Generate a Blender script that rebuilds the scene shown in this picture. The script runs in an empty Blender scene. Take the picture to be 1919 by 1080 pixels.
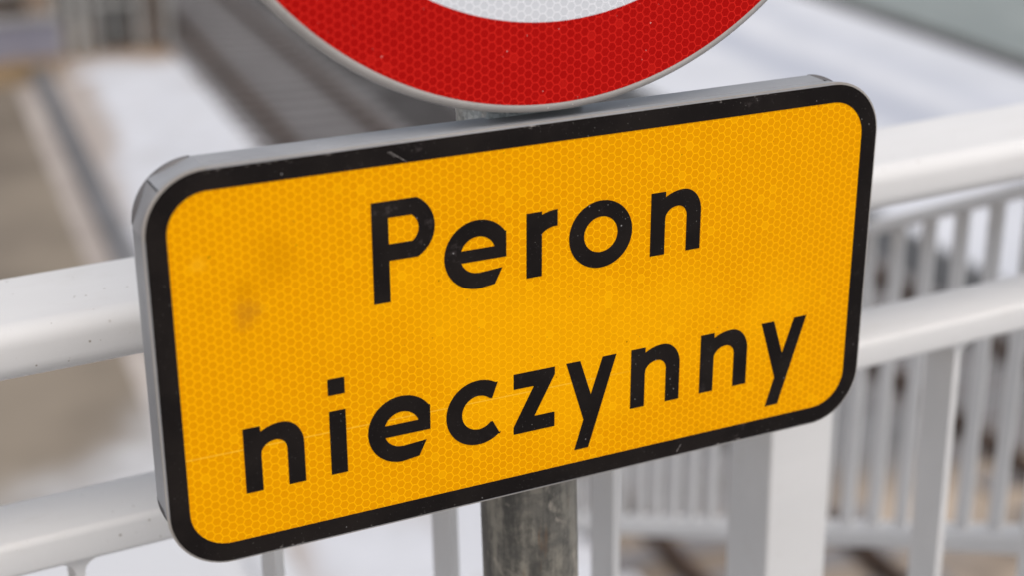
import bpy, bmesh, math, random
from mathutils import Vector, Matrix, noise
from mathutils.geometry import tessellate_polygon
random.seed(7)
scene = bpy.context.scene
C = scene.collection
PI = math.pi

# ---------------------------------------------------------------- camera, sky, sun, exposure
CAM = Vector((-0.39142, -0.757639, 0.347622))
yaw, pitch, roll, f_px = 0.453464, 0.372121, -0.00255, 3018.6
fwd = Vector((math.sin(yaw)*math.cos(pitch), math.cos(yaw)*math.cos(pitch), -math.sin(pitch)))
right = Vector((math.cos(yaw), -math.sin(yaw), 0))
up = right.cross(fwd)
r2 = right*math.cos(roll) + up*math.sin(roll)
u2 = -right*math.sin(roll) + up*math.cos(roll)
cd = bpy.data.cameras.new('camera')
cam = bpy.data.objects.new('camera', cd)
C.objects.link(cam)
cam.matrix_world = Matrix(((r2.x, u2.x, -fwd.x, CAM.x), (r2.y, u2.y, -fwd.y, CAM.y), (r2.z, u2.z, -fwd.z, CAM.z), (0, 0, 0, 1)))
cd.sensor_fit = 'HORIZONTAL'
cd.sensor_width = 36
cd.lens = f_px/1919*36
cd.clip_start = 0.05
cd.clip_end = 2000
cd.dof.use_dof = True
cd.dof.focus_distance = 0.93
cd.dof.aperture_fstop = 3.8
scene.camera = cam

SUN_EL, SUN_AZ = math.radians(62), math.radians(180)     # azimuth from +Y clockwise: from behind the camera, to its right
w = bpy.data.worlds.new('World')
scene.world = w
w.use_nodes = True
nt = w.node_tree
nt.nodes.clear()
sky = nt.nodes.new('ShaderNodeTexSky')
sky.sky_type = 'NISHITA'
sky.sun_disc = False
sky.sun_elevation = SUN_EL
sky.sun_rotation = SUN_AZ
sky.air_density = 1.0
sky.dust_density = 4.0
hs = nt.nodes.new('ShaderNodeHueSaturation')             # an overcast sky has little colour of its own
hs.inputs['Saturation'].default_value = 0.44
bg = nt.nodes.new('ShaderNodeBackground')
bg.inputs['Strength'].default_value = 0.15
wo = nt.nodes.new('ShaderNodeOutputWorld')
nt.links.new(sky.outputs[0], hs.inputs['Color'])
nt.links.new(hs.outputs[0], bg.inputs[0])
nt.links.new(bg.outputs[0], wo.inputs[0])
sd = bpy.data.lights.new('sun', 'SUN')
sd.energy = 0.68
sd.angle = math.radians(60)
sd.color = (1.0, 0.93, 0.84)
sun = bpy.data.objects.new('sun', sd)
C.objects.link(sun)
sdir = Vector((math.sin(SUN_AZ)*math.cos(SUN_EL), math.cos(SUN_AZ)*math.cos(SUN_EL), math.sin(SUN_EL)))
sun.rotation_euler = sdir.to_track_quat('Z', 'Y').to_euler()
vs = scene.view_settings
vs.view_transform = 'Standard'
vs.look = 'None'
vs.exposure = 0.24
vs.gamma = 1
vs.use_curve_mapping = False
scene.render.engine = 'CYCLES'
scene.cycles.use_denoising = True

# ---------------------------------------------------------------- node helpers
class NT:
    def __init__(self, name):
        self.m = bpy.data.materials.new(name)
        self.m.use_nodes = True
        self.t = self.m.node_tree
        self.b = self.t.nodes['Principled BSDF']
        self.co = None
    def new(self, k): return self.t.nodes.new(k)
    def link(self, a, b): self.t.links.new(a, b)
    def put(self, sock, v):
        if isinstance(v, bpy.types.NodeSocket): self.link(v, sock)
        elif v is not None:
            if hasattr(v, '__len__') and len(v) == 3 and sock.type == 'RGBA': v = (*v, 1)
            sock.default_value = v
    def obj(self):
        if not self.co: self.co = self.new('ShaderNodeTexCoord').outputs['Object']
        return self.co
    def M(self, op, a, b=None, c=None, clamp=False):
        n = self.new('ShaderNodeMath'); n.operation = op; n.use_clamp = clamp
        for i, v in enumerate((a, b, c)):
            if v is not None: self.put(n.inputs[i], v)
        return n.outputs[0]
    def V(self, op, a, b=None):
        n = self.new('ShaderNodeVectorMath'); n.operation = op
        self.put(n.inputs[0], a)
        if b is not None: self.put(n.inputs[1], b)
        return n.outputs['Value'] if op in ('LENGTH', 'DOT_PRODUCT', 'DISTANCE') else n.outputs['Vector']
    def sep(self, v):
        n = self.new('ShaderNodeSeparateXYZ'); self.link(v, n.inputs[0]); return n.outputs
    def comb(self, x, y, z=0.0):
        n = self.new('ShaderNodeCombineXYZ')
        for i, v in enumerate((x, y, z)): self.put(n.inputs[i], v)
        return n.outputs[0]
    def map(self, v, scale=(1, 1, 1), loc=(0, 0, 0)):
        n = self.new('ShaderNodeMapping'); self.link(v, n.inputs[0])
        n.inputs['Scale'].default_value = scale; n.inputs['Location'].default_value = loc
        return n.outputs[0]
    def noise(self, v, scale, detail=4, rough=0.55, dist=0.0):
        n = self.new('ShaderNodeTexNoise'); self.link(v, n.inputs['Vector'])
        n.inputs['Scale'].default_value = scale; n.inputs['Detail'].default_value = detail
        n.inputs['Roughness'].default_value = rough; n.inputs['Distortion'].default_value = dist
        return n.outputs['Fac']
    def vor(self, v, scale, rnd=1.0):
        n = self.new('ShaderNodeTexVoronoi'); self.link(v, n.inputs['Vector'])
        n.inputs['Scale'].default_value = scale; n.inputs['Randomness'].default_value = rnd
        return n.outputs
    def ramp(self, x, lo, hi, a=0.0, b=1.0, smooth=True):
        n = self.new('ShaderNodeMapRange'); n.interpolation_type = 'SMOOTHSTEP' if smooth else 'LINEAR'
        self.put(n.inputs['Value'], x)
        for k, v in zip(('From Min', 'From Max', 'To Min', 'To Max'), (lo, hi, a, b)): self.put(n.inputs[k], v)
        return n.outputs[0]
    def mix(self, f, a, b):
        n = self.new('ShaderNodeMix'); n.data_type = 'RGBA'
        self.put(n.inputs[0], f); self.put(n.inputs[6], a); self.put(n.inputs[7], b)
        return n.outputs[2]
    def bump(self, h, dist=0.001, strength=1.0):
        n = self.new('ShaderNodeBump'); n.inputs['Distance'].default_value = dist
        n.inputs['Strength'].default_value = strength
        self.link(h, n.inputs['Height']); self.link(n.outputs[0], self.b.inputs['Normal'])
    def fin(self, col=None, rough=0.5, metal=0.0, spec=0.5, coat=0.0, coat_rough=0.1):
        b = self.b
        if col is not None: self.put(b.inputs['Base Color'], col)
        self.put(b.inputs['Roughness'], rough); self.put(b.inputs['Metallic'], metal)
        b.inputs['Specular IOR Level'].default_value = spec
        b.inputs['Coat Weight'].default_value = coat; b.inputs['Coat Roughness'].default_value = coat_rough
        return self.m
    def specks(self, v, scale, rmin, rmax, keep):
        """small irregular specks: 1 on a speck"""
        o = self.vor(v, scale)
        s = self.new('ShaderNodeSeparateColor'); self.link(o['Color'], s.inputs[0])
        rad = self.ramp(s.outputs[0], 1-keep, 1.0, rmin, rmax, False)
        hit = self.M('GREATER_THAN', s.outputs[0], 1-keep)
        e = self.M('SUBTRACT', rad, o['Distance'])
        e = self.ramp(e, 0.0, rmin*0.9)
        return self.M('MULTIPLY', e, self.M('MULTIPLY', hit, self.ramp(s.outputs[1], 0, 1, 0.25, 1.0, False)))

def plane_coords(n):
    s = n.sep(n.obj())
    return n.comb(s[0], s[2], 0.0), s[0], s[2]

def honeycomb(n, x, z, pitch, x0, z0):
    """flat-topped hexagon lattice in the sheet's own plane; returns distance from cell centre (0..0.5) and a random per cell"""
    P = n.comb(n.M('DIVIDE', n.M('SUBTRACT', z, z0), pitch), n.M('DIVIDE', n.M('SUBTRACT', x, x0), pitch), 0.0)
    r = (1.0, math.sqrt(3), 1.0); h = (0.5, math.sqrt(3)/2, 0.5)
    P = n.V('ADD', P, (400.0, 400*math.sqrt(3), 0.0))
    def cell(Q):
        m = n.V('SUBTRACT', n.V('MODULO', Q, r), h)
        s = n.sep(m); return n.comb(s[0], s[1], 0.0)
    a = cell(P); b = cell(n.V('SUBTRACT', P, h))
    pick = n.M('LESS_THAN', n.V('LENGTH', a), n.V('LENGTH', b))
    mx = n.new('ShaderNodeMix'); mx.data_type = 'VECTOR'
    n.put(mx.inputs[0], pick); n.put(mx.inputs[4], b); n.put(mx.inputs[5], a)
    g = mx.outputs[1]
    ab = n.V('ABSOLUTE', g)
    d = n.M('MAXIMUM', n.V('DOT_PRODUCT', ab, (0.5, math.sqrt(3)/2, 0.0)), n.sep(ab)[0])
    wn = n.new('ShaderNodeTexWhiteNoise'); wn.noise_dimensions = '2D'
    n.link(n.V('SNAP', n.V('ADD', n.V('SUBTRACT', P, g), (0.01, 0.01, 0)), (0.05, 0.05, 1.0)), wn.inputs['Vector'])
    return d, wn.outputs['Value']

def sheeting(name, cell, wall, x0, z0, rough=0.42, coat=0.0, stains=None, seam=None, speck=(0.8, 0.75, 0.7), speck_keep=0.12, wash=0.5):
    n = NT(name)
    v, x, z = plane_coords(n)
    d, rnd = honeycomb(n, x, z, 0.00495, x0, z0)
    wallm = n.ramp(d, 0.425, 0.458)
    # single cells whose seal is worn look paler, others darker; broad pale middle is glare
    k = n.ramp(rnd, 0.0, 1.0, 0.0, 1.0, False)
    pale = n.M('GREATER_THAN', rnd, 0.985)
    glare_patch = n.M('ADD', n.noise(v, 9, 3), n.ramp(n.V('DISTANCE', n.map(v, scale=(0.55, 1, 1)), (0.005, -0.015, 0)), 0.0, 0.115, 0.20, -0.20))  # uneven film plus glare painted into the colour: paler middle, deeper edges
    cellv = n.M('ADD', n.M('MULTIPLY', k, 0.12), n.M('MULTIPLY', n.ramp(glare_patch, 0.40, 0.66), wash))
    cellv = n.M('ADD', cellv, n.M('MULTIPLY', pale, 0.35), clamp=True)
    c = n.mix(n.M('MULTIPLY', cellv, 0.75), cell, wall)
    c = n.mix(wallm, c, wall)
    if seam is not None:
        s = n.M('ABSOLUTE', n.M('ADD', n.M('SUBTRACT', z, seam[0]), n.M('MULTIPLY', x, seam[1])))
        sm = n.M('MULTIPLY', n.ramp(s, 0.00018, 0.00045, 1.0, 0.0), n.ramp(x, 0.02, 0.07, 0.9, 0.0))
        c = n.mix(n.M('MULTIPLY', sm, 0.55), c, seam[2])
    for (sx, sz, rad, col, amt) in (stains or []):
        wob = n.M('MULTIPLY', n.M('SUBTRACT', n.noise(v, 60, 4), 0.5), rad*1.3)
        dd = n.M('ADD', n.V('DISTANCE', v, (sx, sz, 0.0)), wob)
        c = n.mix(n.ramp(dd, rad*0.1, rad, amt, 0.0), c, col)
    dirt = n.ramp(n.noise(v, 35, 6, 0.7), 0.52, 0.8, 0.0, 0.22)
    c = n.mix(dirt, c, tuple(q*0.72 for q in cell))
    c = n.mix(n.specks(v, 420, 0.07, 0.2, speck_keep), c, speck)
    c = n.mix(n.specks(n.map(v, loc=(3.1, 1.7, 0)), 150, 0.05, 0.13, 0.10), c, tuple(q*0.35 for q in cell))
    hgt = n.M('ADD', n.M('MULTIPLY', wallm, 0.5), n.noise(v, 25, 2))
    n.bump(hgt, 0.00025, 0.35)
    return n.fin(c, n.ramp(n.noise(v, 18, 4), 0.3, 0.7, rough-0.06, rough+0.10), 0, 0.015, coat, 0.3)

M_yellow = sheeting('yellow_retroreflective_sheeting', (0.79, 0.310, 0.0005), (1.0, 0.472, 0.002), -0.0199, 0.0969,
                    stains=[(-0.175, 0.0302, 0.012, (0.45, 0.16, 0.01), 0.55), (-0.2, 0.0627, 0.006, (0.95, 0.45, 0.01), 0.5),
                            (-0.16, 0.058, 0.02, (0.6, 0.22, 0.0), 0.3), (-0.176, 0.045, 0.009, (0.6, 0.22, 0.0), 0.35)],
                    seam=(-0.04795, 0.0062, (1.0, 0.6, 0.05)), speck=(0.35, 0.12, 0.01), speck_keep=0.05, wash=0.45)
M_red = sheeting('red_retroreflective_sheeting', (0.39, 0.005, 0.004), (0.64, 0.018, 0.012), 0.003, 0.2006, rough=0.42, coat=0.0, speck=(0.75, 0.45, 0.4), speck_keep=0.06, wash=0.5)
M_whitefilm = sheeting('white_retroreflective_sheeting', (0.62, 0.63, 0.65), (0.80, 0.80, 0.82), 0.003, 0.2006, speck=(0.4, 0.4, 0.4), speck_keep=0.05, wash=0.25)

def mat_black():
    n = NT('black_printed_film')
    v, x, z = plane_coords(n)
    base = n.mix(n.ramp(n.noise(v, 22, 4), 0.35, 0.7), (0.0095, 0.0075, 0.007), (0.016, 0.0125, 0.011))
    clus = n.ramp(n.noise(n.map(v, loc=(5, 2, 0)), 28, 3), 0.42, 0.66)
    s1 = n.specks(v, 1000, 0.10, 0.24, 0.22)
    s2 = n.M('MULTIPLY', n.specks(n.map(v, loc=(1.3, 4.2, 0)), 520, 0.08, 0.22, 0.28), clus)
    s3 = n.specks(n.map(v, loc=(7.7, 9.2, 0)), 190, 0.04, 0.11, 0.14)
    c = n.mix(n.M('MULTIPLY', s1, 0.40), base, (0.28, 0.26, 0.24))
    c = n.mix(n.M('MULTIPLY', s2, 0.8), c, (0.38, 0.36, 0.32))
    c = n.mix(n.M('MULTIPLY', s3, 0.9), c, (0.45, 0.43, 0.42))
    scuff = n.M('MULTIPLY', n.ramp(n.noise(n.map(v, scale=(1, 1, 1), loc=(2, 8, 0)), 48, 7, 0.75), 0.57, 0.72), n.ramp(n.noise(v, 9, 2), 0.45, 0.6))
    c = n.mix(n.M('MULTIPLY', scuff, 0.30), c, (0.16, 0.13, 0.125))
    # two short scratches in the top border and chipped print along its upper edge
    for (cx, cz, dx, dz, hl, wd) in ((-0.0889, 0.1047, 0.82, -0.57, 0.0062, 0.00032), (-0.0925, 0.1062, 0.78, -0.62, 0.003, 0.0002), (0.092, -0.1075, 0.55, 0.83, 0.003, 0.0004)):
        p = n.V('SUBTRACT', v, (cx, cz, 0.0))
        al = n.M('ABSOLUTE', n.V('DOT_PRODUCT', p, (dx, dz, 0.0))); ac = n.M('ABSOLUTE', n.V('DOT_PRODUCT', p, (-dz, dx, 0.0)))
        m = n.M('MULTIPLY', n.ramp(al, hl*0.8, hl, 1.0, 0.0), n.ramp(ac, wd*0.4, wd, 1.0, 0.0))
        c = n.mix(n.M('MULTIPLY', m, n.ramp(n.noise(v, 700, 3), 0.35, 0.6, 0.2, 0.8)), c, (0.30, 0.27, 0.25))
    edge = n.M('MULTIPLY', n.ramp(n.M('ABSOLUTE', z), 0.1085, 0.1117), n.ramp(n.noise(n.map(v, scale=(1, 2.5, 1), loc=(3, 0, 0)), 160, 5, 0.7), 0.58, 0.68))
    edge = n.M('MULTIPLY', edge, n.ramp(n.noise(v, 16, 2), 0.45, 0.6))
    c = n.mix(n.M('MULTIPLY', edge, 0.8), c, (0.42, 0.38, 0.35))
    return n.fin(c, n.ramp(n.noise(v, 60, 4), 0.3, 0.7, 0.55, 0.7), 0, 0.06)
M_black = mat_black()

def mat_grey_paint(name, base, rough=0.45, var=0.2):
    n = NT(name)
    v = n.obj()
    a = n.noise(v, 14, 4); b = n.noise(v, 120, 5, 0.7)
    c = n.mix(n.ramp(a, 0.3, 0.7), tuple(q*(1-var) for q in base), base)
    c = n.mix(n.ramp(b, 0.56, 0.78, 0, 0.35), c, tuple(q*0.55 for q in base))
    c = n.mix(n.specks(v, 330, 0.06, 0.2, 0.08), c, tuple(min(1, q*2.0) for q in base))
    n.bump(n.noise(v, 260, 3), 0.0003, 0.25)
    return n.fin(c, rough, 0.0, 0.5)
M_rim = mat_grey_paint('grey_painted_aluminium_rim', (0.33, 0.33, 0.34), 0.42)
M_discrim = mat_grey_paint('grey_painted_steel_rim', (0.42, 0.39, 0.36), 0.45)
M_rimdark = mat_grey_paint('dark_folded_metal', (0.14, 0.13, 0.13), 0.5)
M_rawedge = mat_grey_paint('bare_metal_edge', (0.40, 0.365, 0.33), 0.45)

def mat_galv(name, dark):
    n = NT(name)
    v = n.obj()
    st = n.map(v, scale=(1, 1, 0.12))
    streak = n.M('ADD', n.M('MULTIPLY', n.noise(st, 70, 5, 0.6), 0.68), n.M('MULTIPLY', n.noise(v, 110, 6, 0.7), 0.32))
    blot = n.noise(v, 38, 5, 0.6, 0.6)
    c = n.mix(n.ramp(streak, 0.40, 0.62), (0.085*dark, 0.08*dark, 0.07*dark), (0.30*dark, 0.275*dark, 0.225*dark))
    c = n.mix(n.ramp(blot, 0.55, 0.66, 0, 0.6), c, (0.52*dark, 0.46*dark, 0.38*dark))
    c = n.mix(n.ramp(n.noise(n.map(v, loc=(4, 4, 4)), 30, 5, 0.6, 0.8), 0.52, 0.66, 0, 0.5), c, (0.11*dark, 0.105*dark, 0.095*dark))
    rust = n.ramp(n.noise(n.map(v, scale=(1, 1, 0.14), loc=(9, 1, 2)), 75, 4), 0.62, 0.72, 0, 0.55)
    c = n.mix(rust, c, (0.20*dark, 0.10*dark, 0.04*dark))
    n.bump(n.noise(v, 150, 4), 0.0004, 0.4)
    return n.fin(c, n.ramp(blot, 0.3, 0.7, 0.38, 0.6), 0.35, 0.5)
M_post = mat_galv('weathered_galvanised_steel', 1.0)

def mat_zinc():
    n = NT('bright_zinc_spangle')
    v = n.obj()
    o = n.vor(v, 420)
    s = n.new('ShaderNodeSeparateColor'); n.link(o['Color'], s.inputs[0])
    c = n.mix(s.outputs[0], (0.30, 0.33, 0.34), (0.55, 0.58, 0.58))
    return n.fin(c, n.ramp(s.outputs[1], 0, 1, 0.3, 0.5, False), 0.6)
M_zinc = mat_zinc()

def mat_white_paint(name, base=(0.725, 0.71, 0.692), grime=0.5):
    n = NT(name)
    v = n.obj()
    c = n.mix(n.ramp(n.noise(n.map(v, scale=(0.25, 1, 1)), 9, 5), 0.35, 0.7), tuple(q*0.94 for q in base), base)
    c = n.mix(n.ramp(n.noise(n.map(v, scale=(0.4, 1, 1), loc=(3, 3, 3)), 40, 6, 0.7), 0.52, 0.78, 0, 0.30*grime), c, (0.42, 0.36, 0.29))
    c = n.mix(n.specks(v, 150, 0.05, 0.17, 0.2), c, (0.27, 0.23, 0.18))
    c = n.mix(n.M('MULTIPLY', n.specks(n.map(v, loc=(2, 5, 1)), 420, 0.08, 0.22, 0.10), 0.6), c, (0.34, 0.30, 0.25))
    n.bump(n.noise(v, 70, 4), 0.0006, 0.25)
    return n.fin(c, n.ramp(n.noise(v, 20, 3), 0.3, 0.7, 0.5, 0.65), 0, 0.4)
M_rail = mat_white_paint('white_railing_paint')

def mat_rough(name, a, b, scale, c3=None, amt=0.4, rough=0.85, bump=0.0, scale3=None, snowy=False):
    n = NT(name)
    v = n.obj()
    c = n.mix(n.ramp(n.noise(v, scale, 6, 0.62), 0.34, 0.68), a, b)
    if c3: c = n.mix(n.ramp(n.noise(n.map(v, loc=(7, 3, 5)), scale3 or scale*0.35, 5), 0.48, 0.62, 0, amt), c, c3)
    if snowy:      # thin snow lying on the near end of the road and its edging
        s = n.sep(v)
        k = n.M('MULTIPLY', n.M('SUBTRACT', n.noise(n.map(v, loc=(3, 9, 0)), 0.7, 6, 0.62), 0.5), 3.2)
        k = n.M('ADD', n.M('ADD', n.M('SUBTRACT', 14.4, s[1]), k), n.M('MULTIPLY', n.M('SUBTRACT', s[0], 1.0), 0.9))
        c = n.mix(n.ramp(k, -0.6, 1.6, 0, 0.95), c, (0.58, 0.585, 0.60))
    if bump: n.bump(n.noise(v, scale*3, 5), bump, 0.6)
    return n.fin(c, rough, 0, 0.3)
M_asph = mat_rough('brown_wet_asphalt', (0.145, 0.118, 0.09), (0.20, 0.165, 0.128), 0.45, (0.30, 0.25, 0.19), 0.5, 0.8, snowy=True)
M_pave = mat_rough('pale_paving', (0.34, 0.295, 0.265), (0.48, 0.43, 0.39), 0.7, snowy=True)
M_kerb = mat_rough('grey_concrete_kerb', (0.12, 0.118, 0.12), (0.20, 0.198, 0.205), 0.6, snowy=True)
M_conc = mat_rough('grey_concrete', (0.26, 0.255, 0.25), (0.38, 0.375, 0.37), 1.2)
M_deck = mat_rough('wet_concrete_deck', (0.20, 0.195, 0.19), (0.33, 0.325, 0.32), 2.0, (0.6, 0.6, 0.62), 0.5)
M_rust = mat_rough('rusty_rail_steel', (0.055, 0.035, 0.025), (0.11, 0.07, 0.05), 3)
M_sleeper = mat_rough('snow_dusted_concrete', (0.15, 0.138, 0.135), (0.25, 0.24, 0.24), 1.6)
M_tan = mat_rough('dry_earth', (0.20, 0.14, 0.075), (0.33, 0.235, 0.14), 0.9)
M_lav = mat_rough('lilac_grey_render', (0.21, 0.205, 0.25), (0.27, 0.265, 0.31), 0.9)
M_board = mat_rough('brown_board', (0.09, 0.072, 0.06), (0.16, 0.128, 0.108), 1.4)
M_pale = mat_rough('pale_grey_steel', (0.30, 0.295, 0.28), (0.38, 0.375, 0.36), 1.2)
M_glass = mat_rough('dark_tinted_panel', (0.045, 0.045, 0.045), (0.075, 0.073, 0.072), 1.5, rough=0.25)
M_green = mat_rough('grey_green_apron', (0.21, 0.235, 0.228), (0.26, 0.285, 0.275), 0.5)

def mat_snow(name, col=(0.60, 0.605, 0.63), dirty=False):
    n = NT(name)
    v = n.obj(); s = n.sep(v)
    c = n.mix(n.ramp(n.noise(v, 0.7, 6, 0.6), 0.35, 0.7), tuple(q*0.90 for q in col), col)
    if dirty:
        # trampled ragged margin along the kerb, bare earth beyond the far end
        e = n.M('ADD', s[0], n.M('MULTIPLY', n.M('SUBTRACT', n.noise(v, 0.55, 5, 0.6), 0.5), 2.2))
        e = n.M('SUBTRACT', e, n.ramp(s[1], 18, 28, 0.0, 0.55))
        c = n.mix(n.ramp(e, 2.15, 2.75, 0.75, 0.0), c, (0.33, 0.26, 0.205))
        far = n.M('ADD', s[1], n.M('MULTIPLY', n.M('SUBTRACT', n.noise(n.map(v, loc=(4, 1, 0)), 0.5, 4), 0.5), 3.0))
        c = n.mix(n.ramp(far, 30.2, 31.6), c, n.mix(n.noise(v, 0.8, 4), (0.19, 0.125, 0.075), (0.33, 0.23, 0.155)))
        c = n.mix(n.ramp(n.noise(n.map(v, loc=(2, 2, 0)), 0.9, 5, 0.65), 0.54, 0.70, 0, 0.6), c, (0.42, 0.39, 0.37))
        o = n.vor(n.map(v, loc=(0.3, 0.7, 0)), 2.3)
        c = n.mix(n.M('MULTIPLY', n.ramp(o['Distance'], 0.10, 0.28, 1.0, 0.0), n.ramp(n.noise(v, 0.5, 2), 0.45, 0.6)), c, (0.44, 0.42, 0.41))
    n.bump(n.noise(v, 2.5, 5), 0.08, 0.5)
    return n.fin(c, 0.7, 0, 0.3)
M_snow = mat_snow('trodden_snow', dirty=True)

def mat_platform():
    n = NT('snowy_platform_surface')
    v = n.obj(); s = n.sep(v)
    c = n.mix(n.ramp(n.noise(v, 0.6, 6, 0.6), 0.35, 0.7), (0.54, 0.55, 0.58), (0.63, 0.635, 0.66))
    wob = n.M('MULTIPLY', n.M('SUBTRACT', n.noise(n.map(v, scale=(1, 0.25, 1)), 0.9, 4), 0.5), 1.1)
    e = n.M('ABSOLUTE', n.M('SUBTRACT', n.M('ADD', s[0], wob), 14.5))
    c = n.mix(n.ramp(e, 0.25, 0.95, 0.75, 0.0), c, (0.40, 0.42, 0.48))       # swept walking line where the paving shows through
    e2 = n.M('ABSOLUTE', n.M('SUBTRACT', n.M('ADD', s[0], wob), 16.4))
    c = n.mix(n.ramp(e2, 0.15, 0.6, 0.45, 0.0), c, (0.42, 0.44, 0.50))
    return n.fin(c, 0.7, 0, 0.3)
M_plat = mat_platform()

def mat_ballast():
    n = NT('track_ballast')
    v = n.obj(); s = n.sep(v)
    o = n.vor(v, 14)
    sp = n.new('ShaderNodeSeparateColor'); n.link(o['Color'], sp.inputs[0])
    c = n.mix(sp.outputs[0], (0.026, 0.023, 0.022), (0.062, 0.056, 0.053))
    near = n.ramp(n.M('ADD', s[1], n.M('MULTIPLY', n.M('SUBTRACT', n.noise(v, 0.9, 4), 0.5), 2.5)), 10.6, 12.0, 1.0, 0.0)
    c = n.mix(near, c, n.mix(n.ramp(n.noise(v, 0.9, 5), 0.36, 0.6), (0.20, 0.158, 0.122), (0.43, 0.345, 0.265)))
    c = n.mix(n.ramp(n.noise(n.map(v, loc=(1, 6, 0)), 0.8, 4), 0.45, 0.7, 0, 0.25), c, (0.24, 0.235, 0.235))
    dust = n.ramp(n.M('ADD', s[1], n.M('MULTIPLY', n.M('SUBTRACT', n.noise(n.map(v, loc=(8, 2, 0)), 0.6, 4), 0.5), 3)), 10.8, 12.0, 0.0, 1.0)
    dust = n.M('MULTIPLY', dust, n.ramp(s[1], 17.0, 20.0, 0.85, 0.0))
    c = n.mix(dust, c, n.mix(n.noise(v, 3, 4), (0.15, 0.148, 0.148), (0.27, 0.268, 0.27)))
    return n.fin(c, 0.9, 0, 0.3)
M_ballast = mat_ballast()

# ---------------------------------------------------------------- mesh helpers
class MB:
    def __init__(self): self.v = []; self.f = []
    def add(self, vs, fs):
        o = len(self.v); self.v += [tuple(p) for p in vs]; self.f += [tuple(i+o for i in q) for q in fs]; return self
    def box(self, x0, x1, y0, y1, z0, z1):
        vs = [(x, y, z) for x in (x0, x1) for y in (y0, y1) for z in (z0, z1)]
        return self.add(vs, [(0, 1, 3, 2), (4, 6, 7, 5), (0, 4, 5, 1), (2, 3, 7, 6), (0, 2, 6, 4), (1, 5, 7, 3)])
    def sweep(self, rings, closed=True, caps=True):
        n = len(rings[0]); vs = [p for r in rings for p in r]; fs = []
        for i in range(len(rings)-1):
            for j in range(n if closed else n-1):
                a = i*n+j; b = i*n+(j+1) % n
                fs.append((a, b, b+n, a+n))
        if caps and closed:
            fs.append(tuple(range(n))[::-1]); fs.append(tuple((len(rings)-1)*n+j for j in range(n)))
        return self.add(vs, fs)
    def build(self, name, mat, parent=None, smooth=None, bevel=0.0, origin=None):
        me = bpy.data.meshes.new(name)
        me.from_pydata(self.v, [], self.f)
        bm = bmesh.new(); bm.from_mesh(me)
        if bevel:
            es = [e for e in bm.edges if len(e.link_faces) == 2 and e.calc_face_angle() > 0.6]
            bmesh.ops.bevel(bm, geom=es, offset=bevel, segments=3, profile=0.5, affect='EDGES', clamp_overlap=True)
        bmesh.ops.recalc_face_normals(bm, faces=bm.faces)
        if smooth is not None:
            for e in bm.edges: e.smooth = len(e.link_faces) == 2 and e.calc_face_angle() < smooth
            for f in bm.faces: f.smooth = True
        bm.to_mesh(me); bm.free()
        me.materials.append(mat)
        o = bpy.data.objects.new(name, me); C.objects.link(o)
        if parent: o.parent = parent
        return o

def thing(name, label, cat, loc=(0, 0, 0), rot=(0, 0, 0), group=None):
    o = bpy.data.objects.new(name, None); C.objects.link(o)
    o.empty_display_size = 0.1
    o.location = loc; o.rotation_euler = rot
    o['label'] = label; o['category'] = cat
    if group: o['group'] = group
    return o
def structure(o): o['kind'] = 'structure'; return o

def arc3(p, m, q, n=14):
    """points on the circle through p, m, q (p first, q last)"""
    ax, ay = p; bx, by = m; cx, cy = q
    d = 2*(ax*(by-cy)+bx*(cy-ay)+cx*(ay-by))
    ux = ((ax*ax+ay*ay)*(by-cy)+(bx*bx+by*by)*(cy-ay)+(cx*cx+cy*cy)*(ay-by))/d
    uy = ((ax*ax+ay*ay)*(cx-bx)+(bx*bx+by*by)*(ax-cx)+(cx*cx+cy*cy)*(bx-ax))/d
    r = math.hypot(ax-ux, ay-uy)
    a0 = math.atan2(ay-uy, ax-ux); a1 = math.atan2(by-uy, bx-ux); a2 = math.atan2(cy-uy, cx-ux)
    def norm(a): return (a-a0) % (2*PI)
    span = norm(a2) if norm(a1) < norm(a2) else norm(a2)-2*PI
    return [(ux+r*math.cos(a0+span*i/n), uy+r*math.sin(a0+span*i/n)) for i in range(n+1)]
def ell(cx, cy, rx, ry, a0, a1, n=14):
    return [(cx+rx*math.cos(math.radians(a0+(a1-a0)*i/n)), cy+ry*math.sin(math.radians(a0+(a1-a0)*i/n))) for i in range(n+1)]

def flat_film(polys, y_front, thick, name, mat, parent, scale=0.001, off=(0, 0)):
    """polys: list of outlines; each is [outer, hole, ...] in mm in the plate's plane; extruded to a thin film"""
    mb = MB()
    for loops in polys:
        P = [[Vector((p[0], p[1], 0)) for p in L] for L in loops]
        flat = [p for L in P for p in L]
        tri = tessellate_polygon(P)
        vs = [((p.x+off[0])*scale, y_front, (p.y+off[1])*scale) for p in flat]
        mb.add(vs, [tuple(t) for t in tri])
        for L in P:
            n = len(L)
            a = [((p.x+off[0])*scale, y_front, (p.y+off[1])*scale) for p in L]
            b = [((p.x+off[0])*scale, y_front+thick, (p.y+off[1])*scale) for p in L]
            mb.add(a+b, [(i, (i+1) % n, (i+1) % n+n, i+n) for i in range(n)])
    return mb.build(name, mat, parent)

def rrect(x, z, r, n=16):
    pts = []
    for cx, cz, a0 in ((x-r, z-r, 0), (-x+r, z-r, 90), (-x+r, -z+r, 180), (x-r, -z+r, 270)):
        pts += ell(cx, cz, r, r, a0, a0+90, n)
    return pts

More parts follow.
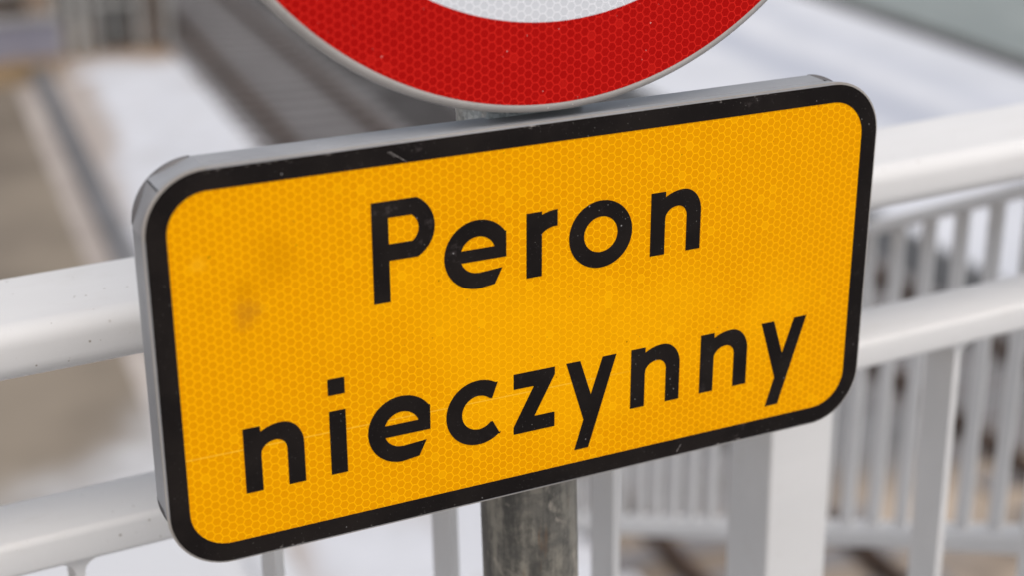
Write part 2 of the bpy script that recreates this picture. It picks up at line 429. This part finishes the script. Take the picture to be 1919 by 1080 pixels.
# ---------------------------------------------------------------- the ground below, all in the frame of the tracks
ZG = CAM.z - 7.2
TA = math.radians(4.9)
def track_frame(o, z=0.0):
    o.location = (CAM.x, CAM.y, ZG+z); o.rotation_euler = (0, 0, -TA); return o
def sheet(name, mat, u0, u1, v0, v1, z=0.0, t=0.0):
    mb = MB()
    if t: mb.box(u0, u1, v0, v1, -t, 0)
    else: mb.add([(u0, v0, 0), (u1, v0, 0), (u1, v1, 0), (u0, v1, 0)], [(0, 1, 2, 3)])
    return structure(track_frame(mb.build(name, mat), z))
sheet('ground', M_snow, -400, 400, -200, 800)
road = sheet('road', M_asph, -30, 1.88, -5, 29.9, 0.004)
sheet('pavement', M_pave, 1.88, 2.21, -5, 30.2, 0.008)
sheet('kerb', M_kerb, 2.21, 2.52, -5, 30.6, 0.13, 0.2)
# ballast bed with sloping shoulders
mb = MB(); mb.sweep([[(5.0, y, -0.05), (5.2, y, 0.15), (11.2, y, 0.15), (11.45, y, -0.05)] for y in (-8, 90)], closed=False)
structure(track_frame(mb.build('track_bed', M_ballast)))
sheet('platform', M_plat, 11.5, 18.0, -6, 90, 0.55, 0.7)
sheet('platform_edge', M_conc, 11.42, 11.5, -6, 90, 0.54, 0.6)
sheet('gravel_strip', M_ballast, 18.0, 20.2, -6, 90, 0.006)
sheet('apron', M_green, 20.2, 60, -6, 90, 0.010)
# snow on the near field, a low uneven bank beside the first track
mb = MB(); rows = []
for i in range(60):
    y = 4+i*27.5/59
    rows.append([(x, y, 0.02+0.13*max(0, min(1, (x-2.6)/0.8))*(0.75+0.5*noise.noise((x*0.8, y*0.5, 0)))) for x in (2.56, 2.8, 3.1, 3.5, 4.0, 4.5, 4.9, 5.15+0.12*noise.noise((0, y*0.9, 3)))])
mb.sweep(rows, closed=False)
structure(track_frame(mb.build('snow_bank', M_snow, smooth=1.2)))

def railway(u, label):
    t = thing('railway_track', label, 'railway track'); track_frame(t, 0.15); t.rotation_euler = (0, 0, -TA)
    prof = [(-0.07, 0), (0.07, 0), (0.07, 0.015), (0.012, 0.03), (0.012, 0.12), (0.036, 0.13), (0.036, 0.165), (-0.036, 0.165), (-0.036, 0.13), (-0.012, 0.12), (-0.012, 0.03), (-0.07, 0.015)]
    for s in (-1, 1):
        mb = MB(); mb.sweep([[(u+s*0.7525+a, y, 0.04+b) for a, b in prof] for y in (-8, 90)])
        mb.build('rail', M_rust, t)
    mb = MB(); mb.box(-1.25, 1.25, -0.13, 0.13, -0.1, 0.04)
    s0 = mb.build('sleeper', M_sleeper, t); s0.location = (u, 4, 0)
    for k in range(1, 95):
        s = s0.copy(); C.objects.link(s); s.parent = t; s.location = (u, 4+0.6*k, 0)
railway(6.2, 'rusty railway track running next to the snow field')
railway(9.9, 'rusty railway track running close beside the snowy platform edge')

# ---- far end: earth strip, low wall, shelter, shed
mb = MB()
for i in range(2600):
    x = random.uniform(-9, 2.9); y = random.uniform(29.9, 31.7); h = random.uniform(0.08, 0.28); a = random.uniform(0, PI); wd = random.uniform(0.01, 0.02)
    dx, dy = math.cos(a)*wd, math.sin(a)*wd; lx, ly = random.uniform(-.08, .08), random.uniform(-.08, .08)
    mb.add([(x-dx, y-dy, 0), (x+dx, y+dy, 0), (x+lx, y+ly, h)], [(0, 1, 2)])
g = track_frame(mb.build('dry_grass', M_tan)); g['kind'] = 'stuff'; g['label'] = 'dry tan grass in front of the low wall'; g['category'] = 'grass'
sheet('earth_strip', M_tan, -14, 2.9, 29.9, 31.75, 0.012)

lw = thing('low_wall', 'long low lilac grey wall behind the dry grass', 'wall'); track_frame(lw)
mb = MB(); mb.box(-9, 2.95, 32.0, 32.25, -0.05, 0.72); mb.build('wall_body', M_lav, lw, bevel=0.01)
mb = MB(); mb.box(-9.03, 2.98, 31.96, 32.29, 0.72, 0.80); mb.build('coping', M_conc, lw, bevel=0.01)

sh = thing('shed', 'brown shed of horizontal boards rising behind the low wall', 'shed'); track_frame(sh)
mb = MB(); mb.box(-9, 2.55, 35.06, 39, -0.05, 3.4); mb.build('wall', M_board, sh)
for k in range(15):
    mb = MB(); mb.box(-9.02, 2.57, 35.0-0.02*(k % 2), 35.06, 0.05+k*0.22, 0.05+k*0.22+0.19)
    mb.build('board', M_board if k % 3 else M_conc, sh)
mb = MB(); mb.add([(-9.4, 34.6, 3.4), (2.95, 34.6, 3.4), (2.95, 39.4, 4.3), (-9.4, 39.4, 4.3), (-9.4, 34.6, 3.52), (2.95, 34.6, 3.52), (2.95, 39.4, 4.42), (-9.4, 39.4, 4.42)],
                   [(0, 1, 2, 3), (4, 5, 6, 7), (0, 1, 5, 4), (1, 2, 6, 5), (2, 3, 7, 6), (3, 0, 4, 7)]); mb.build('roof', M_conc, sh)

st = thing('shelter', 'pale steel shelter with dark panels at the end of the snow field', 'shelter'); track_frame(st)
def spost(u, v, wd): mb = MB(); mb.box(u-wd/2, u+wd/2, v-wd/2, v+wd/2, -0.05, 2.5); mb.build('post', M_pale, st)
for u in (2.98, 3.3, 3.62, 4.5, 5.05):
    spost(u, 32.1, 0.12 if u != 3.3 else 0.2)
for u in (3.05, 4.2, 5.3): spost(u, 33.5, 0.12)
mb = MB(); mb.box(3.72, 4.34, 32.14, 32.2, 0.12, 2.4); mb.build('panel', M_glass, st)
for u in (3.93, 4.08): mb = MB(); mb.box(u-0.02, u+0.02, 32.08, 32.13, 0.1, 2.4); mb.build('mullion', M_pale, st)
mb = MB(); mb.box(3.05, 5.3, 33.54, 33.58, 0.3, 2.4); mb.build('panel', M_board, st)
mb = MB(); mb.box(4.6, 4.98, 32.14, 32.2, 0.2, 2.4); mb.build('panel', M_board, st)
mb = MB(); mb.box(2.8, 5.5, 31.8, 33.8, 2.5, 2.6); mb.build('roof', M_pale, st)
mb = MB(); mb.box(3.68, 4.4, 32.02, 32.07, 0.92, 1.02); mb.build('crossbar', M_pale, st)

# ---------------------------------------------------------------- footbridge deck and stairs
DZ = -1.35
mb = MB(); mb.box(-4, 2.4, -3.2, 0.36, DZ-0.25, DZ); d = mb.build('footbridge_deck', M_deck, bevel=0.01); structure(d)
for x, y in ((-3.4, -1.5), (2.0, -1.5)):
    mb = MB(); mb.box(x-0.2, x+0.2, y-0.2, y+0.2, ZG-0.05, DZ-0.25); structure(mb.build('deck_column', M_conc))

STX = 0.76          # the stair railing stands square to the deck railing on this line
SL = -0.49          # its fall per metre
def zb(y): return -0.5383 + SL*(y-0.338)         # underside of its bottom rail
stairs = thing('stairs', 'grey open stairs leading down behind the white side railing', 'stairs')
run = 0.3
for k in range(5):
    y0 = 0.36+k*run; z = DZ + SL*run*(k+1) + 0.08
    mb = MB(); mb.box(0.84, 1.95, y0+0.0, y0+run+0.015, z-0.05, z); mb.build('tread', M_conc, stairs, bevel=0.004)
for x in (0.80, 1.952):
    mb = MB(); a = [(x, 0.36, DZ-0.30), (x, 1.9, DZ-0.30+SL*1.54), (x, 1.9, DZ+0.02+SL*1.54), (x, 0.36, DZ+0.02)]
    mb.sweep([a, [(p[0]+0.038, p[1], p[2]) for p in a]]); mb.build('stringer', M_conc, stairs)
zl = DZ + SL*run*5
mb = MB(); mb.box(0.80, 2.0, 1.88, 2.1, zl-0.2, zl); structure(mb.build('stair_landing', M_deck, bevel=0.01))
for x in (1.4,):
    mb = MB(); mb.box(x-0.1, x+0.1, 1.89, 2.09, ZG-0.05, zl-0.2); structure(mb.build('landing_column', M_conc))

# ---------------------------------------------------------------- white railings
def bar_ring(x, cy, cz, dy, dz, r, n=5):
    pts = []
    for sy, sz, a0 in ((1, 1, 0), (-1, 1, 90), (-1, -1, 180), (1, -1, 270)):
        for i in range(n+1):
            a = math.radians(a0+90*i/n)
            pts.append((x, cy+sy*(dy/2-r)+r*math.cos(a), cz+sz*(dz/2-r)+r*math.sin(a)))
    return pts
def xbar(x0, x1, y0, y1, z0, z1, r, n=5):
    mb = MB(); mb.sweep([bar_ring(x, (y0+y1)/2, (z0+z1)/2, y1-y0, z1-z0, r, n) for x in (x0, x0+0.3*(x1-x0), x0+0.7*(x1-x0), x1)]); return mb

TILT = math.radians(-1.1)
ra = thing('railing', 'white painted railing with a wide handrail running behind the yellow sign', 'railing', rot=(0, TILT, 0))
XE = STX+0.04
xbar(-2.2, XE, 0.172, 0.272, -0.056, -0.020, 0.013, 7).build('handrail', M_rail, ra, smooth=0.6)
xbar(-2.2, XE, 0.192, 0.252, -0.200, -0.1745, 0.005, 4).build('lower_rail', M_rail, ra, smooth=0.6)
xbar(-2.2, XE, 0.197, 0.247, -1.26, -1.235, 0.005, 4).build('bottom_rail', M_rail, ra, smooth=0.6)
def baluster_mesh(w, d, z0, z1, y):
    """flat bar with a small weld fillet under the rail"""
    mb = MB(); rings = []
    for z, k in ((z0, 0), (z1-0.011, 0), (z1-0.008, 0.0005), (z1-0.005, 0.0016), (z1-0.002, 0.0040), (z1+0.001, 0.0080)):
        a, b = w/2+k, d/2+k*0.5
        rings.append([(-a, y-b, z), (a, y-b, z), (a, y+b, z), (-a, y+b, z)])
    mb.sweep(rings); return mb
xs = [-0.2435-0.1355*k for k in range(1, 14)] + [-0.2435, -0.108, 0.026, 0.1635, 0.494, 0.628]
b0 = None
for x in xs:
    if b0 is None:
        b0 = baluster_mesh(0.0062, 0.036, -1.2345, -0.2005, 0.0).build('baluster', M_rail, ra, smooth=0.5); b = b0
    else:
        b = b0.copy(); C.objects.link(b); b.parent = ra
    b.location = (x-0.004, 0.217, 0)
for x in (0.3245, -1.35):
    mb = MB(); mb.box(x-0.030, x+0.030, 0.187, 0.247, -1.36, -0.201); mb.build('post', M_rail, ra, bevel=0.003)
mb = MB(); mb.box(STX-0.03, STX+0.03, 0.19, 0.25, -1.37, -0.057); mb.build('post', M_rail, ra, bevel=0.003)

rb = thing('railing', 'white side railing of close-set bars stepping down beside the stairs', 'railing')
rb.name = 'railing.001'
def slope_bar(y0, y1, za, zc, w, r=0.004):
    """a bar along +Y that follows the fall; za..zc are heights over the bottom line"""
    rings = []
    for y in (y0, (y0+y1)/2, y1):
        z = zb(y); rings.append([(p[1], y, z+p[2]) for p in bar_ring(0, STX, (za+zc)/2, w, zc-za, r, 4)])
    mb = MB(); mb.sweep(rings); return mb
Y0, Y1 = 0.262, 1.56
slope_bar(Y0, Y1, 0.006, 0.028, 0.064).build('bottom_rail', M_rail, rb, smooth=0.6)
slope_bar(Y0, Y1, 0.415, 0.428, 0.09).build('lower_rail', M_rail, rb, smooth=0.6)
p0 = None
y = 0.30
while y < Y1-0.03:
    if p0 is None:
        mb = MB(); w = 0.010; wx = 0.0022
        rings = [[(STX-wx, -w, 0.0275+SL*-w), (STX+wx, -w, 0.0275+SL*-w), (STX+wx, w, 0.0275+SL*w), (STX-wx, w, 0.0275+SL*w)],
                 [(STX-wx, -w, 0.4155+SL*-w), (STX+wx, -w, 0.4155+SL*-w), (STX+wx, w, 0.4155+SL*w), (STX-wx, w, 0.4155+SL*w)]]
        mb.sweep(rings); p0 = mb.build('baluster', M_rail, rb); p = p0
    else:
        p = p0.copy(); C.objects.link(p); p.parent = rb
    p.location = (0, y, zb(y)); y += 0.0502
mb = MB(); mb.box(STX-0.025, STX+0.025, Y1, Y1+0.05, DZ+SL*1.2-0.3, zb(Y1)+0.45); mb.build('post', M_rail, rb, bevel=0.003)

# ---------------------------------------------------------------- sign post
PY = 0.061
def post_x(z): return 0.0195-0.028*(z+0.17)
def ring(cx, cy, z, r, n=48): return [(cx+r*math.cos(2*PI*i/n), cy+r*math.sin(2*PI*i/n), z) for i in range(n)]
sp = thing('sign_post', 'round weathered galvanised steel post carrying the yellow and red signs', 'post', (post_x(DZ), PY, DZ))
mb = MB(); mb.sweep([ring(post_x(z)-post_x(DZ), 0, z-DZ, 0.0312) for z in (DZ, -0.4, 0.1, 0.60)]); mb.build('tube', M_post, sp, smooth=0.6)
mb = MB(); mb.sweep([ring(post_x(0.6)-post_x(DZ), 0, z-DZ, r) for z, r in ((0.595, 0.0335), (0.612, 0.0335), (0.618, 0.028))]); mb.build('cap', M_rimdark, sp, smooth=0.6)
mb = MB(); mb.box(-0.09, 0.09, -0.09, 0.09, 0.0, 0.012); mb.build('base_plate', M_zinc, sp, bevel=0.002)
for sx in (-1, 1):
    for sy in (-1, 1):
        mb = MB(); mb.sweep([ring(sx*0.065, sy*0.065, z, 0.010, 6) for z in (0.011, 0.024)]); mb.build('bolt', M_zinc, sp)

def clamp(parent, zc, y_back, h=0.05, half=0.038):
    """a split band round the post with ears, and a short rail to the back of the sign"""
    mb = MB()
    for z0, z1 in ((zc-h/2, zc+h/2),):
        o = [ring(post_x(z), PY, z, 0.0365) for z in (z0, z1)]; i = [ring(post_x(z), PY, z, 0.0318) for z in (z0, z1)]
        n = 48; vs = o[0]+o[1]+i[0]+i[1]
        fs = [(k, (k+1) % n, (k+1) % n+n, k+n) for k in range(n)] + [(k+2*n, (k+1) % n+2*n, (k+1) % n+3*n, k+3*n) for k in range(n)]
        fs += [(k, (k+1) % n, (k+1) % n+2*n, k+2*n) for k in range(n)] + [(k+n, (k+1) % n+n, (k+1) % n+3*n, k+3*n) for k in range(n)]
        mb.add(vs, fs)
    mb.build('clamp_band', M_zinc, parent, smooth=0.6)
    x = post_x(zc)
    mb = MB(); mb.box(x-half, x+0.022, y_back, 0.0295, zc-h/2, zc+h/2); mb.build('clamp_bracket', M_zinc, parent, bevel=0.001)

# ---------------------------------------------------------------- yellow text sign (its own plane is y = 0, millimetres in the helpers)
W2, H2, RC = 225.0, 111.7, 33.2
ts = thing('text_sign', 'yellow rectangular sign with black border reading Peron nieczynny', 'sign')
flat_film([[rrect(W2, H2, RC)]], 0.0, 0.003, 'panel', M_rawedge, ts)
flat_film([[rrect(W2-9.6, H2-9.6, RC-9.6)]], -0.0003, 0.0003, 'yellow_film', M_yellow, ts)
flat_film([[rrect(W2-0.15, H2-0.15, RC-0.15), rrect(W2-10.8, H2-10.8, RC-10.8)]], -0.0006, 0.00055, 'border', M_black, ts)

flat_film([[rrect(W2+1.25, H2+1.25, RC+1.25), rrect(W2-0.1, H2-0.1, RC-0.1)]], 0.0003, 0.0012, 'edge_lip', M_rawedge, ts)
prof = [(-0.15, 0.0), (0.55, 0.0002), (1.05, 0.0011), (1.2, 0.0030), (1.1, 0.0062), (0.4, 0.0078), (-0.9, 0.0086), (-0.9, 0.0096), (0.0, 0.0106), (0.25, 0.0120), (0.25, 0.0258), (-0.9, 0.0262), (-6.0, 0.0262), (-6.0, 0.0250), (-0.9, 0.0250), (-0.9, 0.0036), (-0.15, 0.0034)]
def straight_rim(a, b, nx, nz):
    mb = MB(); rings = []
    N = 24
    for i in range(N+1):
        t = i/N; px, pz = a[0]+(b[0]-a[0])*t, a[1]+(b[1]-a[1])*t
        wv = 0.25*noise.noise((px*0.02, pz*0.02, 1.3))
        rings.append([((px+nx*(o+(wv if y > 0.012 else 0)))*0.001, y, (pz+nz*(o+(wv if y > 0.012 else 0)))*0.001) for o, y in prof])
    mb.sweep(rings); return mb.build('rim', M_rim, ts, smooth=0.5)
sx, sz = W2-RC, H2-RC
straight_rim((-sx, H2), (sx, H2), 0, 1); straight_rim((sx, -H2), (-sx, -H2), 0, -1)
straight_rim((-W2, -sz), (-W2, sz), -1, 0); straight_rim((W2, sz), (W2, -sz), 1, 0)
rim_i = 0
for cx, cz, a0 in ((sx, sz, 0), (-sx, sz, 90), (-sx, -sz, 180), (sx, -sz, 270)):
    for h in range(2):
        A0 = a0+h*45+(0.0 if h == 0 else 0.9); A1 = a0+h*45+(44.1 if h == 0 else 45.0)
        out = 1.2 if (a0 == 180) else 0.5
        def at(a, r): return (cx+r*math.cos(math.radians(a)), cz+r*math.sin(math.radians(a)))
        e0, e1 = at(A0, RC+0.4+(out if h else 0)), at(A1, RC+0.4+(0 if h else out))
        if h == 0: e1 = at(A1, RC+0.9)
        else: e0 = at(A0, RC+0.3)
        N = 10; rings = []
        for y, k in ((0.0034, 0), (0.0012, 0), (0.0016, 0.04), (0.0040, 0.18), (0.0075, 0.52), (0.012, 0.85), (0.018, 1.0), (0.0255, 1.0)):
            row = []
            for i in range(N+1):
                t = i/N; p = at(A0+(A1-A0)*t, RC+(1.1 if y > 0.0012 else -0.1)); c = (e0[0]+(e1[0]-e0[0])*t, e0[1]+(e1[1]-e0[1])*t)
                row.append(((p[0]+(c[0]-p[0])*k)*0.001, y, (p[1]+(c[1]-p[1])*k)*0.001))
            rings.append(row)
        # inner skin, so that the flap has thickness
        inner = []
        for row in rings[::-1]:
            inner.append([(p[0]-(p[0]-cx*0.001)*0.03, p[1], p[2]-(p[2]-cz*0.001)*0.03) for p in row])
        full = rings[1:]+inner[:-1]
        cols = [[r[i] for r in full] for i in range(N+1)]
        mb = MB(); mb.sweep(cols); mb.build('rim_flap', M_rim, ts, smooth=0.7)
    # the folded tongue underneath the two flaps, following the round corner
    rows = [[at2 for at2 in [((cx+r*math.cos(math.radians(a)))*0.001, y, (cz+r*math.sin(math.radians(a)))*0.001) for a in [a0+1+88*i/20 for i in range(21)]]] for r, y in ((RC-2.5, 0.004), (RC-2.5, 0.0245), (RC-0.1, 0.0262), (RC-0.1, 0.0284), (RC-3.2, 0.0284), (RC-3.2, 0.004))]
    cols = [[r[i] for r in rows] for i in range(21)]
    mb = MB(); mb.sweep(cols); mb.build('corner_tongue', M_rimdark, ts, smooth=0.6)
clamp(ts, 0.0, 0.0032, 0.05)

# lettering, each letter a thin film of its own
def glyph(ch):
    if ch == 'P':
        return [[[(0, 0), (9.55, 0), (9.55, 24.0), (26.1, 23.9)] + arc3((26.1, 23.9), (36.4, 41.0), (26.2, 57.7))[1:] + [(0, 57.7)],
                 [(9.5, 33.4), (9.5, 48.5), (23.0, 48.4)] + arc3((23.0, 48.4), (27.0, 40.9), (23.3, 33.4))[1:]]]
    if ch == 'e':
        c, cy = 20.25, 19.05; o = 20.25; i = 10.75
        up_ = [(37.55, 15.4), (37.55, 30.7)] + ell(c, cy, o, o, 34.5, 270, 40) + [(30.4, 0.05), (35.0, 9.2), (c+1.0, cy-i-0.1)]
        low = ell(c, cy, i, i, 270, 199.9, 12) + [(10.3, 15.4)]
        return [[up_+low, [(10.3, 22.5)] + ell(c, cy, i, i, 161, 19, 20) + [(30.9, 22.5)]]]
    if ch == 'r':
        return [[[(0, 0), (9.6, 0), (9.6, 25.4)] + arc3((9.6, 25.4), (13.6, 27.9), (19.4, 28.8), 8)[1:] + [(19.4, 38.5)] + arc3((19.4, 38.5), (14.2, 37.9), (9.6, 36.5), 8)[1:] + [(9.6, 38.4), (0, 38.4)]]]
    if ch == 'o':
        return [[ell(20.45, 19.1, 20.45, 20.3, 0, 360, 72)[:-1], ell(20.45, 19.1, 10.95, 10.8, 0, 360, 48)[:-1]]]
    if ch == 'n':
        return [[[(0, 0), (9.6, 0), (9.6, 21.6)] + ell(18.0, 21.6, 8.4, 7.2, 180, 90, 12)[1:] + ell(18.0, 22.1, 6.3, 6.7, 90, 0, 12)[1:] + [(24.3, 0), (33.9, 0), (33.9, 24.0)]
                 + ell(21.8, 24.0, 12.1, 14.4, 0, 90, 18)[1:] + arc3((21.8, 38.4), (15.6, 37.6), (9.65, 35.0), 8)[1:] + [(9.65, 38.4), (0, 38.4)]]]
    if ch == 'i':
        return [[[(0, 0), (9.55, 0), (9.55, 38.4), (0, 38.4)]], [[(-0.1, 48.1), (9.6, 48.1), (9.6, 57.7), (-0.1, 57.7)]]]
    if ch == 'c':
        c, cy = 20.15, 18.95
        return [[[(32.3, 36.0)] + ell(c, cy, 20.15, 20.2, 57, 314, 44) + [(33.6, 3.0), (29.1, 11.6)] + ell(c, cy, 10.4, 10.65, 317, 48, 34) + [(28.7, 26.4)]]]
    if ch == 'z':
        return [[[(0, 0), (26.65, 0), (26.65, 9.3), (13.4, 9.3), (26.7, 33.7), (26.7, 38.2), (0.1, 38.2), (0.1, 28.8), (13.2, 28.7), (0, 4.5)]]]
    if ch == 'y':
        return [[[(0, 38.2), (9.2, 38.2), (16.6, 15.3), (24.2, 38.1), (33.4, 38.2), (15.3, -19.2), (6.0, -19.3), (11.9, -0.3)]]]
for ch, x, zbase in [('P', -105.05, 23.35), ('e', -63.45, 23.3), ('r', -13.3, 23.1), ('o', 13.65, 23.15), ('n', 67.0, 23.2),
                     ('n', -182.5, -73.15), ('i', -133.65, -73.2), ('e', -111.45, -73.2), ('c', -64.0, -73.25), ('z', -21.55, -73.35),
                     ('y', 12.7, -73.2), ('n', 56.4, -73.25), ('n', 105.05, -73.0), ('y', 148.9, -73.1)]:
    flat_film(glyph(ch), -0.0006, 0.0003, 'letter', M_black, ts, off=(x, zbase))

# ---------------------------------------------------------------- round sign above it
DX, DZC, DY = 0.0072, 0.3326, 0.0022
rs = thing('round_sign', 'round white sign with broad red ring above the yellow sign', 'sign', (DX, DY, DZC))
def lathe(profile, n=180):
    mb = MB(); mb.sweep([[(r*math.cos(2*PI*i/n), y, r*math.sin(2*PI*i/n)) for r, y in profile] for i in range(n)] + [[(r, y, 0) for r, y in profile]], caps=False)
    return mb
K = 0.001
mb = lathe([(a*K, b*K) for a, b in ((0.01, 0), (210.4, 0), (211.2, -0.35), (212.6, -0.3), (214.2, 0.6), (215.4, 2.2), (215.9, 4.4), (215.3, 6.6), (213.2, 8.4), (210.6, 9.4), (209.8, 10.6), (209.6, 14.0), (210.0, 15.2), (211.6, 16.2), (212.8, 17.3), (213.0, 18.6), (212.0, 19.8), (209.0, 20.2), (205.0, 20.0), (205.0, 18.6), (208.0, 18.2), (208.0, 2.0), (0.01, 1.8))])
mb.build('panel', M_discrim, rs, smooth=0.7)
def ring_film(name, r0, r1, y, mat):
    N = 180
    o = [(r1*math.cos(2*PI*i/N), r1*math.sin(2*PI*i/N)) for i in range(N)]
    loops = [o] if r0 == 0 else [o, [(r0*math.cos(2*PI*i/N), r0*math.sin(2*PI*i/N)) for i in range(N)]]
    return flat_film([loops], y, 0.00025, name, mat, rs)
ring_film('red_ring', 165.7, 210.6, -0.0003, M_red)
ring_film('white_disc', 0, 165.65, -0.0003, M_whitefilm)
# clamp lives in the sign's own frame
for zc in (0.123, 0.52):
    n0 = len(bpy.data.objects)
    t = bpy.data.objects.new('tmp', None)
    before = set(bpy.data.objects)
    clamp(rs, zc, 0.0215, 0.05)
    for o in set(bpy.data.objects)-before:
        o.location = (-DX, -DY, -DZC)
    bpy.data.objects.remove(t)
